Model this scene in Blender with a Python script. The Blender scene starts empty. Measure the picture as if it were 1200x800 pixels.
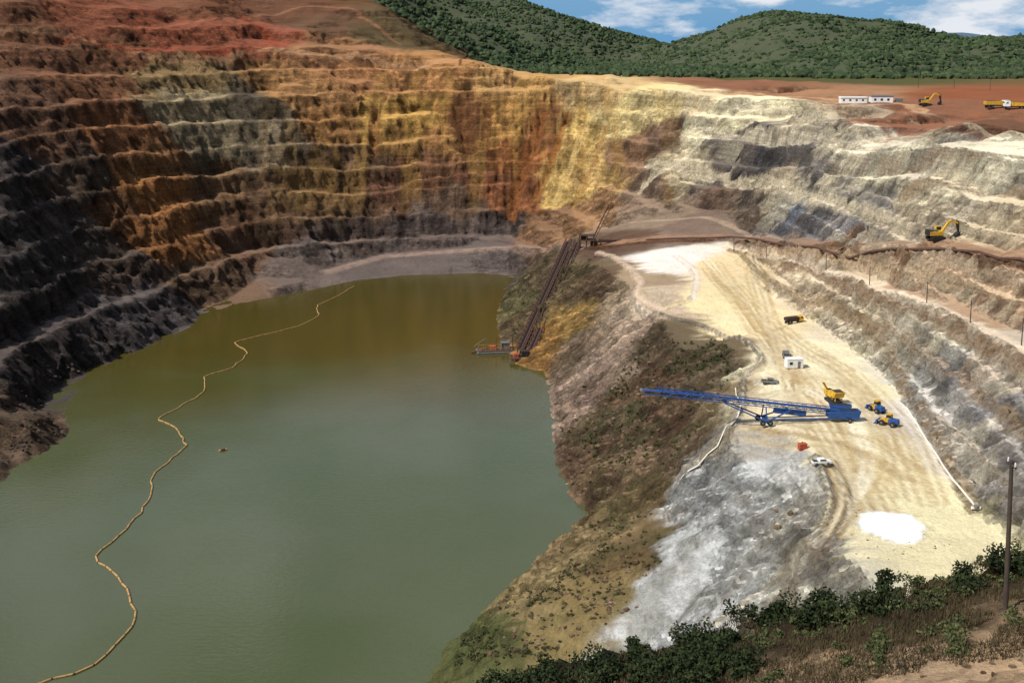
import bpy, math, random, bmesh
import numpy as np
from mathutils import Vector, Matrix
from mathutils.geometry import delaunay_2d_cdt
random.seed(7); rng=np.random.default_rng(7)
sc=bpy.context.scene
HC=110.0; TH=math.radians(15.3); sT,cT=math.sin(TH),math.cos(TH); F=1300.0
# ---------------------------------------------------------------- camera
cam=bpy.data.cameras.new("camera"); co=bpy.data.objects.new("camera",cam); sc.collection.objects.link(co)
co.location=(0,0,HC); co.rotation_euler=(math.radians(90)-TH,0,0)
cam.sensor_width=36; cam.lens=39.0; cam.clip_start=0.5; cam.clip_end=20000
sc.camera=co
# survey helpers: bearings taken from the view station -> world metres
def ray(u,v):
    a=(u-600)/F; b=(400-v)/F
    return a, cT+b*sT, -sT+b*cT
def S(u,v,z):
    a,c,s=ray(u,v); t=(HC-z)/(-s); return (a*t,c*t,z)
def G(u,v,y):
    a,c,s=ray(u,v); t=y/c; return (a*t,y,HC+s*t)
# ---------------------------------------------------------------- noise
_p=rng.permutation(256); _p=np.concatenate([_p,_p,_p])
_g=np.stack([np.cos(np.arange(256)*2.399),np.sin(np.arange(256)*2.399)],1)
def pn(x,y,seed=0):
    xi=np.floor(x).astype(int); yi=np.floor(y).astype(int); xf=x-xi; yf=y-yi
    def g(ix,iy,dx,dy):
        h=_p[(_p[(ix+seed*17)&255]+iy)&255]; q=_g[h]; return q[...,0]*dx+q[...,1]*dy
    u=xf*xf*xf*(xf*(xf*6-15)+10); v=yf*yf*yf*(yf*(yf*6-15)+10)
    a=g(xi,yi,xf,yf); b=g(xi+1,yi,xf-1,yf); c=g(xi,yi+1,xf,yf-1); d=g(xi+1,yi+1,xf-1,yf-1)
    return (a+(b-a)*u+((c+(d-c)*u)-(a+(b-a)*u))*v)*1.5
def fbm(x,y,s,o=4,seed=0):
    r=0;am=1;t=0
    for i in range(o):
        r=r+am*pn(x/s+i*7.3,y/s-i*3.1,seed+i); t+=am; am*=.5; s*=.5
    return r/t
def ridged(x,y,s,o=4,seed=0):
    r=0;am=1;t=0
    for i in range(o):
        r=r+am*(1-np.abs(pn(x/s+i*5.3,y/s-i*8.1,seed+i))*2.2); t+=am; am*=.55; s*=.5
    return r/t
def sst(a,b,x):
    t=np.clip((x-a)/(b-a),0,1); return t*t*(3-2*t)
# ---------------------------------------------------------------- survey points
P=[]
def add(*pts): P.extend(pts)
def line(pts,step=9.0):
    for a,b in zip(pts[:-1],pts[1:]):
        a=np.array(a);b=np.array(b); n=max(1,int(np.linalg.norm((b-a)[:2])/step))
        for i in range(n): P.append(tuple(a+(b-a)*i/n))
    P.append(tuple(pts[-1]))
shore=[(-150,130,0),(-40,135,0),S(470,830,0)]+[S(u,v,0) for u,v in [(510,790),(530,750),(575,710),(610,675),(650,635),(690,605),(680,585),(664,570),(655,540),(650,500),(648,470),(640,437),(605,425),(588,400),(583,370),(595,340),(610,322),(560,320),(480,322),(420,328),(360,340),(300,352),(262,352),(232,362),(225,385),(205,390),(150,415),(80,445),(50,468),(48,482),(76,484),(78,500),(60,520),(30,530),(0,566)]]+[(-135,200,0),(-150,130,0)]
line(shore)
for p in [(-80,300),(-60,450),(-30,400),(-40,200),(-100,200),(-20,300),(-80,380),(-40,490),(-90,450),(-110,260),(-110,400),(-10,500),(-20,350),(-60,250),(0,260),(-20,230)]: add((p[0],p[1],-6))
add(S(55,493,5),S(35,508,5),S(25,490,7))
pe=[S(850,300,31),S(900,345,30),S(970,385,30),S(1040,440,30),S(1085,500,30),S(1120,560,30),S(1145,600,30)]
line(pe); line([pe[-1],(85,150,30),(70,135,32)])
ramp=[S(860,292,32),S(950,310,38),S(1050,340,45),S(1137,378,46),S(1200,405,48),(108,190,52),(112,160,60)]
line(ramp); line([(p[0]+6,p[1]+3,p[2]) for p in ramp[1:]])
haul=[S(690,290,25),S(760,284,30),S(860,280,34),S(1000,285,48),S(1105,290,55),S(1200,300,58),(135,240,60),(140,200,64)]
line(haul); line([(p[0]+9,p[1]+7,p[2]+.2) for p in haul[2:]])
br=[S(330,337,3),S(380,319,3),S(450,300,5),S(540,293,7),S(600,289,10),S(640,287,15),S(690,290,25)]
line(br); line([(p[0],p[1]+6,p[2]+.3) for p in br[1:-1]])
cols={0:[(480,300),(420,330),(360,355),(300,385),(240,410),(180,435),(120,470),(60,520),(0,560)],
-120:[(480,280),(360,330),(240,380),(120,440),(40,520)],
100:[(400,375),(350,400),(300,430),(240,455),(180,480),(120,510),(60,560),(0,620)],
200:[(350,440),(300,470),(240,495),(180,520),(120,545),(60,590),(0,660)],
300:[(325,495),(290,515),(240,535),(180,555),(120,580),(60,630),(20,700)],
400:[(265,552),(235,565),(185,580),(120,610),(60,650),(20,740)],
450:[(8,760),(60,665)],
500:[(262,570),(235,582),(185,600),(120,630),(75,660),(58,700)],
600:[(262,572),(235,585),(185,605),(120,630),(84,655)],
680:[(275,500),(250,560),(235,575),(185,600),(130,625),(92,645)],
760:[(255,500),(235,530),(180,570),(130,595),(100,610)],
860:[(262,455),(240,475),(200,505),(150,535),(115,560)],
950:[(262,400),(230,425),(180,450),(140,475),(125,490)],
1000:[(265,370),(220,400),(170,425),(132,450)],
1105:[(275,312),(255,325),(210,345),(170,365),(148,380)],
1200:[(285,285),(260,300),(210,315),(165,335),(130,460)],
1300:[(260,270),(165,305)],1050:[(115,560)],820:[(98,660)],900:[(105,640)],
90:[(-60,780)],260:[(-35,800)],350:[(-25,820)],420:[(-10,830)]}
for u,l in cols.items():
    for v,y in l: add(G(u,v,y))
for q in [(645,302,20),(650,350,14),(620,345,8),(665,310,20),(730,330,26),(770,366,28),(850,400,30),(885,425,30),(870,480,30),(850,500,29),(700,420,12),(740,380,22),(760,450,18),(700,480,9),(800,410,26),(830,470,24),(780,500,16),(700,550,7),(750,560,12),(800,540,20),(770,590,13),(740,600,10),
 (760,640,14),(740,700,12),(700,650,10),(640,690,7),(600,760,5),(550,790,3),(950,520,30),(960,580,30),(880,560,25),(850,620,20),(800,620,15),(820,700,15),(760,745,11),(900,680,21),(940,640,27),(1000,600,30),(1000,660,30),(920,710,22),(1100,650,30),(1040,700,30),
 (800,310,30),(850,330,30),(900,400,30),(950,450,30),(1000,500,30),(1050,560,30),(920,500,30),(820,350,30),(700,310,26),(640,400,5),(680,380,14),(660,430,4)]: add(S(*q))
for q in [(1300,640,60),(1200,662,60),(1100,684,60),(1000,710,60),(900,738,60),(800,760,59),(700,782,57),(600,800,56),(520,835,54),(1180,722,50),(1000,765,49),(1100,800,43),(1200,790,43),(800,805,51),(1300,760,42)]: add(G(*q))
add((40,120,22),(70,118,36),(12,128,8),(0,150,1.5),(55,135,27),(95,130,44),(100,62,80),(120,120,72),(140,180,72),(165,250,80),(-10,90,40),(-60,85,35),(-30,60,60),(-100,62,62),(-100,100,28),
 (-15,40,76),(-50,30,82),(-100,0,98),(0,0,105),(10,20,93),(30,20,93),(0,-60,106),(100,0,98),(300,0,95),(-190,200,60),(-230,200,100),(-200,110,60),(-230,0,100),(-190,60,70),
 (300,400,83),(300,700,83),(200,600,83),(0,800,87),(150,900,84),(-400,300,120),(-450,700,140),(-600,900,150),(-350,1000,120),(-3000,-500,110),(3000,-500,90),(-3000,7000,80),(3000,7000,60),(600,300,85),(0,1100,84),(-3000,1500,110),(700,1000,84),(3000,1500,80))
# ---------------------------------------------------------------- TIN -> grid
xs=np.concatenate([-340-np.geomspace(6,2600,24)[::-1],np.arange(-340,-240,1.5),np.arange(-240,-30,.95),np.arange(-30,186,.75),186+np.geomspace(5,2700,26)])
ys=np.concatenate([-400+np.arange(0,400,40),np.arange(0,30,3),np.arange(30,80,.7),np.arange(80,140,1.5),np.arange(140,430,.75),np.arange(430,700,.8),np.arange(700,770,1.6),770+np.geomspace(4,6000,36)])
X,Y=np.meshgrid(xs,ys); Z=np.full(X.shape,85.0)
seen={}; pts=[]
for p in P:
    k=(round(p[0]*1.0),round(p[1]*1.0))
    if k in seen: continue
    seen[k]=1; pts.append(p)
vz=[p[2] for p in pts]
r=delaunay_2d_cdt([Vector(p[:2]) for p in pts],[],[],0,1e-4)
rv=[(v.x,v.y) for v in r[0]]; rz=[vz[o[0]] if o else 50 for o in r[3]]
for t in r[2]:
    for k in range(1,len(t)-1):
        (ax,ay),(bx,by),(cx,cy)=rv[t[0]],rv[t[k]],rv[t[k+1]]
        d=(by-cy)*(ax-cx)+(cx-bx)*(ay-cy)
        if abs(d)<1e-9: continue
        i0,i1=np.searchsorted(xs,[min(ax,bx,cx)-1e-6,max(ax,bx,cx)+1e-6]); j0,j1=np.searchsorted(ys,[min(ay,by,cy)-1e-6,max(ay,by,cy)+1e-6])
        if i1<=i0 or j1<=j0: continue
        x=X[j0:j1,i0:i1]; y=Y[j0:j1,i0:i1]
        l1=((by-cy)*(x-cx)+(cx-bx)*(y-cy))/d; l2=((cy-ay)*(x-cx)+(ax-cx)*(y-cy))/d; l3=1-l1-l2
        m=(l1>-1e-6)&(l2>-1e-6)&(l3>-1e-6)
        z=l1*rz[t[0]]+l2*rz[t[k]]+l3*rz[t[k+1]]
        Z[j0:j1,i0:i1][m]=z[m]
def blur(Z,n):
    for _ in range(n):
        q=np.pad(Z,((1,1),(0,0)),'edge'); Z=(q[:-2]+2*q[1:-1]+q[2:])/4
        q=np.pad(Z,((0,0),(1,1)),'edge'); Z=(q[:,:-2]+2*q[:,1:-1]+q[:,2:])/4
    return Z
Zs=blur(Z,3); Zw=blur(Zs,24)
back=np.maximum(sst(480,520,Y)*sst(95,60,X), sst(-105,-120,X)*sst(180,240,Y))
right=sst(92,106,X)*sst(180,230,Y)
wall=np.clip(back*sst(9,14,Zs)+right*sst(59,62,Zs)*1.0+sst(60,90,X)*sst(440,470,Y)*sst(33,37,Zs),0,1)
wall=blur(wall,6)
Z0=Zs*(1-wall)+Zw*wall
fine=sst(-345,-330,X)*sst(195,180,X)*sst(775,750,Y)
Z0=Z0+fine*wall*(fbm(X,Y,60,3,17)*6.5*back*sst(10,30,Z0)+fbm(X,Y,38,3,18)*2.6*right)
slide=np.exp(-(((X-38)/28)**2))*sst(560,590,Y)
ravel=sst(.08,.32,fbm(X,Y,50,4,19))
leftm=sst(-60,-120,X)
bstr=np.clip(back*(1-.9*slide)*(1-(.75-.25*leftm)*ravel),0,1)*wall*sst(104,96,Z0)
bstr=np.maximum(bstr,.5*back*sst(96,104,Z0)*sst(135,125,Z0)*(1-ravel))
q=Z0/11.5+.55*fbm(X,Y,120,3,3)+.13*fbm(X,Y,16,3,5)+.07*fbm(X,Y,5,2,6)
f=q-np.floor(q); fl=np.clip(.46+.5*fbm(X,Y,38,2,77)+.14*np.sin(np.floor(q)*2.3),.2,.66)
f2=np.where(f<fl,.08*f/fl,.08+.92*(f-fl)/(1-fl))
hb=sst(0,.2,fbm(X,Y,70,2,78))*(1-.5*leftm); g2=(f*2)%1; f3=(np.floor(f*2)+np.where(g2<.5,.12*g2/.5,.12+.88*(g2-.5)/.5))/2
f2=f2*(1-hb)+f3*hb
Z1=Z0+(f2-f)*11.5*bstr
rb=wall*(1-sst(120,60,X)*sst(560,580,Y))*sst(60,90,X)*sst(36,40,Z0)*sst(84,81,Z0)*(1-.6*ravel)
q=Z0/9.5+.75*fbm(X,Y,110,2,23)+.09*fbm(X,Y,12,3,24)+(Y-300)*.006; f=q-np.floor(q); flr=np.clip(.5+.5*fbm(X,Y,40,2,25),.25,.7)
Z1=Z1+rb*9.5*(np.where(f<flr,.08*f/flr,.08+.92*(f-flr)/(1-flr))-f)
benchface_r=rb*sst(.0,.06,f-flr)
lr=sst(84,92,X)*sst(140,170,Y)*sst(440,420,Y)*sst(31.5,33,Z0)*sst(60,57,Z0)
q=Z0/4.6+.35*fbm(X,Y,60,2,13); f=q-np.floor(q); Z1=Z1+lr*.9*4.6*(np.where(f<.45,.10*f/.45,.10+.90*(f-.45)/.55)-f)
gy,gx=np.gradient(Z1,ys,xs); sl=np.hypot(gx,gy)
steep=blur(sst(.32,.75,sl),1)
dark=np.exp(-((X+150)/45)**2)*sst(540,440,Y)
pr=sst(10,30,X)*sst(430,400,Y)*(1-sst(29,31,Z1))
gyb,gxb=np.gradient(blur(Zw,20),ys,xs); gb=np.hypot(gxb,gyb)+1e-6
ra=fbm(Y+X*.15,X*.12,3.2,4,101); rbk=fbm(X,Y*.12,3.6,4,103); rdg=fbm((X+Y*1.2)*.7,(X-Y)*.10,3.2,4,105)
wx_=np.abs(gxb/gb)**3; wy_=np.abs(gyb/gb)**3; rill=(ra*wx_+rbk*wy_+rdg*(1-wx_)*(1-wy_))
Z2=Z1+fine*steep*((ridged(X,Y,15,4,11)-.45)*(1.9+2.2*dark-.4*pr)+(ridged(X,Y,4.2,3,21)-.45)*(1.3+.9*dark)+fbm(X,Y,30,2,8)*1.4+rill*2.2*(1-.5*dark))+fine*(1-steep)*fbm(X,Y,5,5,31)*.30
nearsh=np.exp(-((Z0-1.5)/3.0)**2)*fine
Z2+=nearsh*fbm(X,Y,7,4,44)*2.0*sst(0.2,.5,sl)
Z2=np.maximum(Z2,-7)
def hz(x,y,A=None):
    A=Z2 if A is None else A
    i=min(max(np.searchsorted(xs,x)-1,0),len(xs)-2); j=min(max(np.searchsorted(ys,y)-1,0),len(ys)-2)
    fx=(x-xs[i])/(xs[i+1]-xs[i]); fy=(y-ys[j])/(ys[j+1]-ys[j])
    return (A[j,i]*(1-fx)+A[j,i+1]*fx)*(1-fy)+(A[j+1,i]*(1-fx)+A[j+1,i+1]*fx)*fy
Zref=Z2.copy()
def sight(u,v,tmin=35):
    a,c,s=ray(u,v); t=tmin
    while t<1800:
        x,y,z=a*t,c*t,HC+s*t
        g=hz(x,y,Zref)
        if z<=max(g,0): return (x,y,max(g,0))
        t+=max(.25,min(4,(z-g)*.25))
    return (a*t,c*t,85)
def smoothline(uv,n=6):
    w=[np.array(sight(*p)) for p in uv]
    w=[w[0]]+w+[w[-1]]; out=[]
    for i in range(1,len(w)-2):
        for k in range(n):
            t=k/n; out.append(.5*((2*w[i])+(-w[i-1]+w[i+1])*t+(2*w[i-1]-5*w[i]+4*w[i+1]-w[i+2])*t*t+(-w[i-1]+3*w[i]-3*w[i+1]+w[i+2])*t**3))
    out.append(w[-2]); return out
def lin(c): 
    c=np.array(c)/255.; return np.where(c<.04045,c/12.92,((c+.055)/1.055)**2.4)
def mute(c,k=.2):
    l=.3*c[0]+.59*c[1]+.11*c[2]; return c*(1-k)+k*l
# ---------------------------------------------------------------- ground colours (soil tones, shade of left wall and near crest painted in)
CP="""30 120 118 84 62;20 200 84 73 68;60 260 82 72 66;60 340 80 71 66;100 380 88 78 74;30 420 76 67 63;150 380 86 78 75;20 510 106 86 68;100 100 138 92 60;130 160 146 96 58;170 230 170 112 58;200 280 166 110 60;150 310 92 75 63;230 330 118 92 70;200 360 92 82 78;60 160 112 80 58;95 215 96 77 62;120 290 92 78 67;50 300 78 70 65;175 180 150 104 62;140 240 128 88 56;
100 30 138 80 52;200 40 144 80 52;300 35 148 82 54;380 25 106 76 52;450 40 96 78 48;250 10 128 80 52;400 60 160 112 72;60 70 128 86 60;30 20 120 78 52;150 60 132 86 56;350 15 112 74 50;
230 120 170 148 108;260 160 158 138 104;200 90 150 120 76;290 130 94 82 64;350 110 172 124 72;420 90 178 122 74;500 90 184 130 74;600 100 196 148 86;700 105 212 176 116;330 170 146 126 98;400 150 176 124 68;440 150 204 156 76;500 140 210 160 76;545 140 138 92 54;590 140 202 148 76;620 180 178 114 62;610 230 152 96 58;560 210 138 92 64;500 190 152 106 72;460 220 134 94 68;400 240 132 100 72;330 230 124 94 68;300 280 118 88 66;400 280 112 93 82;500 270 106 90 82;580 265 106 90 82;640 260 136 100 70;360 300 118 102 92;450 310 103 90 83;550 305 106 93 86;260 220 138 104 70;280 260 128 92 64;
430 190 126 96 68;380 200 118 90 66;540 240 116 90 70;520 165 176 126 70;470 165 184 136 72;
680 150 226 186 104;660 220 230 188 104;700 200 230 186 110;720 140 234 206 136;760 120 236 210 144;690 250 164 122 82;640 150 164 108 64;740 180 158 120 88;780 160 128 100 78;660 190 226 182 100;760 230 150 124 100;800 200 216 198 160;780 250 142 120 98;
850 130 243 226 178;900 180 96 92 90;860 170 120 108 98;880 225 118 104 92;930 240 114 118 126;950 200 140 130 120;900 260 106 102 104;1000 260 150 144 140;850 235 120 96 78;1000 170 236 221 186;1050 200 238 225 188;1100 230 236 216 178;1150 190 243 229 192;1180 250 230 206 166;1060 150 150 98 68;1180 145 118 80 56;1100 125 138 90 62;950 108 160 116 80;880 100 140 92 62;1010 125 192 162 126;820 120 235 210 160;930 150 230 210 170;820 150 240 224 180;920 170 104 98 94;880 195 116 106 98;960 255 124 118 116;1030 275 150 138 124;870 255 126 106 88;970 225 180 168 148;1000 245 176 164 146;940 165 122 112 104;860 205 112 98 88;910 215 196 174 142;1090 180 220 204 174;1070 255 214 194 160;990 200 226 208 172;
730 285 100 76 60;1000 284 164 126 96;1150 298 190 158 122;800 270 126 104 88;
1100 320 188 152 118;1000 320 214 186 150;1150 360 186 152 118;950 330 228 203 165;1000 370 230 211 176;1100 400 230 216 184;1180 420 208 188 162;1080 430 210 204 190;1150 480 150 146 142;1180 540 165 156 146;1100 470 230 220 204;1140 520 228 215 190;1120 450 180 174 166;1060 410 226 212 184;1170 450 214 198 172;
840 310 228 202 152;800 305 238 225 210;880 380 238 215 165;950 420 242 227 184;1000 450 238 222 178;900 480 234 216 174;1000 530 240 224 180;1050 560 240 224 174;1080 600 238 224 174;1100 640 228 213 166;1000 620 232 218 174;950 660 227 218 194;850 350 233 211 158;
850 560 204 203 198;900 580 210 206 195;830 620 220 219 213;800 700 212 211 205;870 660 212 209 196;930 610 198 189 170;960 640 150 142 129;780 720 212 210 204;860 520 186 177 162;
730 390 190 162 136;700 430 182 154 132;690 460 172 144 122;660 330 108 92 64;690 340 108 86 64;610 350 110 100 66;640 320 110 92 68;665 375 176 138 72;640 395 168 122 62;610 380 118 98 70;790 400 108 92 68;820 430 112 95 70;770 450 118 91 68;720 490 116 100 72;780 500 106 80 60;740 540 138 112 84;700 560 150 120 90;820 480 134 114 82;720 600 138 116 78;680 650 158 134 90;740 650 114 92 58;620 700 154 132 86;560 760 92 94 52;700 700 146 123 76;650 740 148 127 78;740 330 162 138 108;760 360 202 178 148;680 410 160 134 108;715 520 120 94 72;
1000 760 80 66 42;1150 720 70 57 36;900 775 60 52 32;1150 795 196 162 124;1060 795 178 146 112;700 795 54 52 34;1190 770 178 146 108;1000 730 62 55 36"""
cp=[];cc=[]
for e in CP.replace("\n","").split(";"):
    if not e.strip(): continue
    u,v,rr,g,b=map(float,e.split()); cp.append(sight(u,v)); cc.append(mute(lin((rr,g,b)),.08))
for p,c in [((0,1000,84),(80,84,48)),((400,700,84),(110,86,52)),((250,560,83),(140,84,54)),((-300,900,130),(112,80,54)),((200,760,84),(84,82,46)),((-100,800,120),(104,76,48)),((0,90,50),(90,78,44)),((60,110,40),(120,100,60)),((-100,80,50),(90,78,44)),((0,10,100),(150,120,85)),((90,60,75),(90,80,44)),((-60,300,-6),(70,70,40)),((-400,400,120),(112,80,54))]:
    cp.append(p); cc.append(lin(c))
cp=np.array(cp); cc=np.array(cc)
flatp=sst(26,30,Z0)*sst(31.6,30.8,Z0)*sst(95,85,X)*sst(30,45,X)
wa=1-.7*flatp
wx=X+fbm(X,Y,24,6,51)*16*wa+rill*6; wy=Y+fbm(X,Y,24,6,61)*16*wa+rill*6; wz=Z2+fbm(X,Y,12,6,71)*10*wa
V=np.stack([wx,wy*.8,wz*1.5],-1).reshape(-1,3).astype(np.float32); K=(cp*np.array([1,.8,1.5])).astype(np.float32); ccf=cc.astype(np.float32)
COL=np.zeros((len(V),3),dtype=np.float32)
for i in range(0,len(V),60000):
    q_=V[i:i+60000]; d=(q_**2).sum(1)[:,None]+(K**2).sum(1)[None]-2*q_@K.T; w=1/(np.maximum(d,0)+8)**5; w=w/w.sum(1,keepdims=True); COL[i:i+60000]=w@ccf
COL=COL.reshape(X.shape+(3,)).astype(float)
gy,gx=np.gradient(Z2,ys,xs); sl2=np.hypot(gx,gy)
dust=(sst(.5,.15,blur(sl2,1))*bstr*(.35+.65*sst(-.2,.3,fbm(X,Y,20,4,41))))[...,None]
COL=COL*(1-dust*.3)+dust*.3*(COL*.6+lin((176,150,124))*.4)
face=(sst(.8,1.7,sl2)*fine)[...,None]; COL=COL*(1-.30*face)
bf=(benchface_r*sst(-.15,.2,fbm(X,Y,24,4,120))*fine)[...,None]; COL=COL*(1-.25*bf)+.25*bf*COL.mean(-1,keepdims=True)*np.array([.66,.58,.50])
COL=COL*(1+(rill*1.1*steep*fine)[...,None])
mott=fbm(X,Y,9,6,81)[...,None]; COL=COL*(1+mott*(.12+.55*steep[...,None]))
spk=fbm(X,Y,2.6,2,87)[...,None]; COL=COL*(1+spk*.42*steep[...,None])
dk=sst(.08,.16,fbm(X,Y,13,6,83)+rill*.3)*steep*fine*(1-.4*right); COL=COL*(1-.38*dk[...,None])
slab=sst(.17,.22,fbm((X+Y*.4)*.7,(Y-X*.4)*1.3+Z2*1.5,26,6,131))*right*steep*sst(60,64,Z2); slab=slab[...,None]*.5
COL=COL*(1-slab)+slab*lin((110,102,96))
pl_=sst(.10,.18,fbm(X,Y*.6,17,6,84)+rill*.35)*steep*right; COL=COL*(1-.45*pl_[...,None])+.45*pl_[...,None]*lin((238,222,186))
st=sst(.1,.22,fbm(X*1.0,Y*.12,12,5,91))*back*sst(96,86,Z2)*sst(18,36,Z2)*sst(-140,-90,X)
COL=COL*(1-.32*st[...,None])+.32*st[...,None]*lin((200,156,84))
sv=sst(-.05,.2,fbm(X,Y,9,5,95))*sst(22,17,Z2)*sst(-25,0,X)*sst(470,440,Y)*sst(140,160,Y)*sst(2,5,Z2)
sv=sv*(.55+.45*sst(330,250,Y)); sv=np.maximum(sv,0)[...,None]; COL=COL*(1-.45*sv)+.45*sv*lin((94,90,58))
NA=fbm(X,Y,5,3,33); NB=.55+.45*sst(-.25,.15,fbm(X,Y,4,3,36))
def paint(pl,w,c,k=.8,soft=1.0,z=0):
    pl=[np.array(p,dtype=float) for p in pl]; ax=[p[0] for p in pl]; ay=[p[1] for p in pl]; R=w*3+soft+4
    i0,i1=np.searchsorted(xs,[min(ax)-R,max(ax)+R]); j0,j1=np.searchsorted(ys,[min(ay)-R,max(ay)+R]); sl_=(slice(j0,j1),slice(i0,i1))
    D=np.full((j1-j0,i1-i0),1e3)
    for a,b in zip(pl[:-1],pl[1:]):
        p0,p1=np.searchsorted(xs,[min(a[0],b[0])-R,max(a[0],b[0])+R]); q0,q1=np.searchsorted(ys,[min(a[1],b[1])-R,max(a[1],b[1])+R])
        x=X[q0:q1,p0:p1]; y=Y[q0:q1,p0:p1]; ab=(b-a)[:2]; t=np.clip(((x-a[0])*ab[0]+(y-a[1])*ab[1])/(ab@ab+1e-9),0,1)
        v=D[q0-j0:q1-j0,p0-i0:p1-i0]; np.minimum(v,np.hypot(x-a[0]-t*ab[0],y-a[1]-t*ab[1]),out=v)
    D=D+NA[sl_]*.7*min(1,w)
    m=(sst(w+soft,max(w-soft*.3,0),D)*k*NB[sl_])[...,None]; COL[sl_]=COL[sl_]*(1-m)+m*lin(c)
    if z: Z2[sl_]+=z*np.exp(-(D/max(w,.7))**2)
paint(br[1:],2.4,(150,126,110),.85)
paint(ramp,2.6,(236,214,184),.9,.7)
paint([(p[0]+4,p[1]+3,0) for p in haul],4.2,(156,120,92),.85)
paint([(p[0]-1.0,p[1]-.7,0) for p in haul],1.2,(112,76,54),.95,.7,.8)
paint([(p[0]-1.8,p[1]-1.2,0) for p in ramp],.9,(156,126,96),.85,.6,.9)
L=smoothline
edge=L([(742,352),(772,368),(830,385),(880,405),(892,425),(872,445),(868,480),(850,505),(822,540),(795,560)])
paint(edge,.6,(214,198,174),.75,.8,1.0)
paint([np.array(p)+np.array([2.6,0,0]) for p in edge],1.0,(198,176,140),.5,.8,0)
for uv,w,c,z in [([(955,535),(972,590),(945,640),(905,685),(840,732)],.8,(222,208,180),.9),
  ([(963,537),(982,590),(955,642),(915,690),(852,737)],.5,(165,150,126),0),
  ([(975,540),(995,590),(965,650),(930,690),(870,740)],.6,(170,155,132),.5),
  ([(915,700),(970,640),(1000,600)],.8,(150,135,115),.3),
  ([(930,352),(1000,372),(1060,400),(1120,440),(1200,510)],.9,(176,150,120),.9),
  ([(872,300),(905,330),(960,352),(1000,372),(1040,420),(1070,470),(1110,540),(1140,600)],.9,(170,143,108),.9),
  ([(1060,470),(1110,500),(1160,550),(1200,600)],.6,(172,156,134),.6),
  ([(760,196),(830,205),(900,215),(960,235),(1040,262),(1062,280)],1.8,(232,214,180),0),
  ([(820,162),(880,158),(960,165),(1010,175)],1.5,(230,214,184),0),
  ([(1030,190),(1110,178),(1200,186)],1.0,(170,150,124),.6),([(1060,225),(1130,222),(1200,232)],1.0,(180,156,124),.6),([(1000,150),(1080,160),(1200,162)],1.2,(196,176,146),.5),
  ([(752,225),(790,195),(830,160)],1.8,(240,224,190),0),([(700,262),(780,258),(850,262),(930,280)],1.5,(170,146,122),0),
  ([(700,296),(735,312),(750,330),(745,350),(790,362),(815,372)],1.2,(212,186,160),.3),
  ([(790,300),(815,320),(812,350)],1.2,(230,214,198),.4),
  ([(800,560),(850,600),(860,650),(820,700),(790,740)],.7,(156,152,144),.3),
  ([(835,540),(880,600),(890,650),(850,700),(815,740)],.5,(166,159,148),.3),
  ([(850,290),(960,300),(1080,322),(1200,352)],1.0,(224,194,156),.0),
  ([(1010,290),(1100,300),(1200,330)],.8,(228,202,168),.3),
  ([(636,128),(628,160),(612,200),(598,250)],3.0,(154,98,56),-3.5),([(664,135),(655,165),(640,205),(625,235)],1.8,(170,114,62),-2.5),([(540,128),(545,150),(548,170)],4.5,(120,80,50),-6),([(572,130),(568,160)],2,(136,90,56),-3),([(440,130),(438,170)],2.5,(146,98,60),-3),([(690,140),(672,185),(650,240)],1.6,(238,202,130),0),([(712,150),(694,195),(668,245)],1.0,(196,150,90),-1),
  ([(830,108),(900,112),(1000,120),(1080,130)],3,(194,152,114),0),([(1100,140),(1150,138),(1200,142)],2,(150,96,70),0),
  ([(300,58),(420,64),(520,70),(640,86),(800,100)],2.5,(188,144,104),0),([(150,62),(230,70),(300,58)],1.6,(178,134,98),0),
  ([(70,45),(180,58),(290,57),(338,50)],2.2,(158,82,58),0),([(90,22),(180,33),(290,22)],1.5,(158,96,72),0),([(285,22),(330,55)],3,(154,74,50),0),([(0,38),(60,36),(110,50)],1.5,(160,120,88),0),([(300,20),(380,8),(440,30),(470,52)],1.3,(150,106,76),0)]:
    paint(L(uv),w,c,.85,.7,z)
routes=[[(830,315),(880,370),(930,430),(980,490),(1010,560),(1040,625)],[(850,330),(920,395),(985,440),(1040,500),(1080,590)],[(905,440),(960,450),(1010,480),(1030,540),(1000,600)],[(880,500),(940,510),(1000,520),(1060,560)],[(870,310),(880,345),(900,400),(915,460),(950,520),(975,580),(960,630)]]
for rt in routes:
    for k in range(6):
        dx=random.uniform(-22,22); dy=random.uniform(-10,10)
        uv=[(u+dx*(v/480)+random.uniform(-5,5),v+dy+random.uniform(-4,4)) for u,v in rt]
        pl=L(uv,5)
        c=random.choice([(190,162,116),(202,178,132),(180,152,108),(244,232,202)]); kk=random.uniform(.4,.8)
        for off in (-.9,.9): paint([np.array(p)+np.array([off,0,0]) for p in pl],.22,c,kk,.55,-.05)
lp=sight(1045,617); dl=np.hypot((X-lp[0])/5.2,(Y-lp[1])/6.3)+fbm(X,Y,4,3,7)*.25
m=sst(1.1,.9,dl)[...,None]; COL=COL*(1-m)+m*np.array([1.1,1.1,1.08]); Z2+=m[...,0]*.25
COL=np.clip(COL,.01,1.1)
gy,gx=np.gradient(blur(Z1,3),ys,xs); gl=np.hypot(gx,gy)+1e-6
hd=fine*steep*(ridged(X*.8+Z2*1.1,Y*.8-Z2*.9,6.5,4,61)-.45)*(2.3+1.0*dark)*(1-.5*pr)*sst(1,4,Z2)
XX=X-gx/gl*hd; YY=Y-gy/gl*hd
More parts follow.
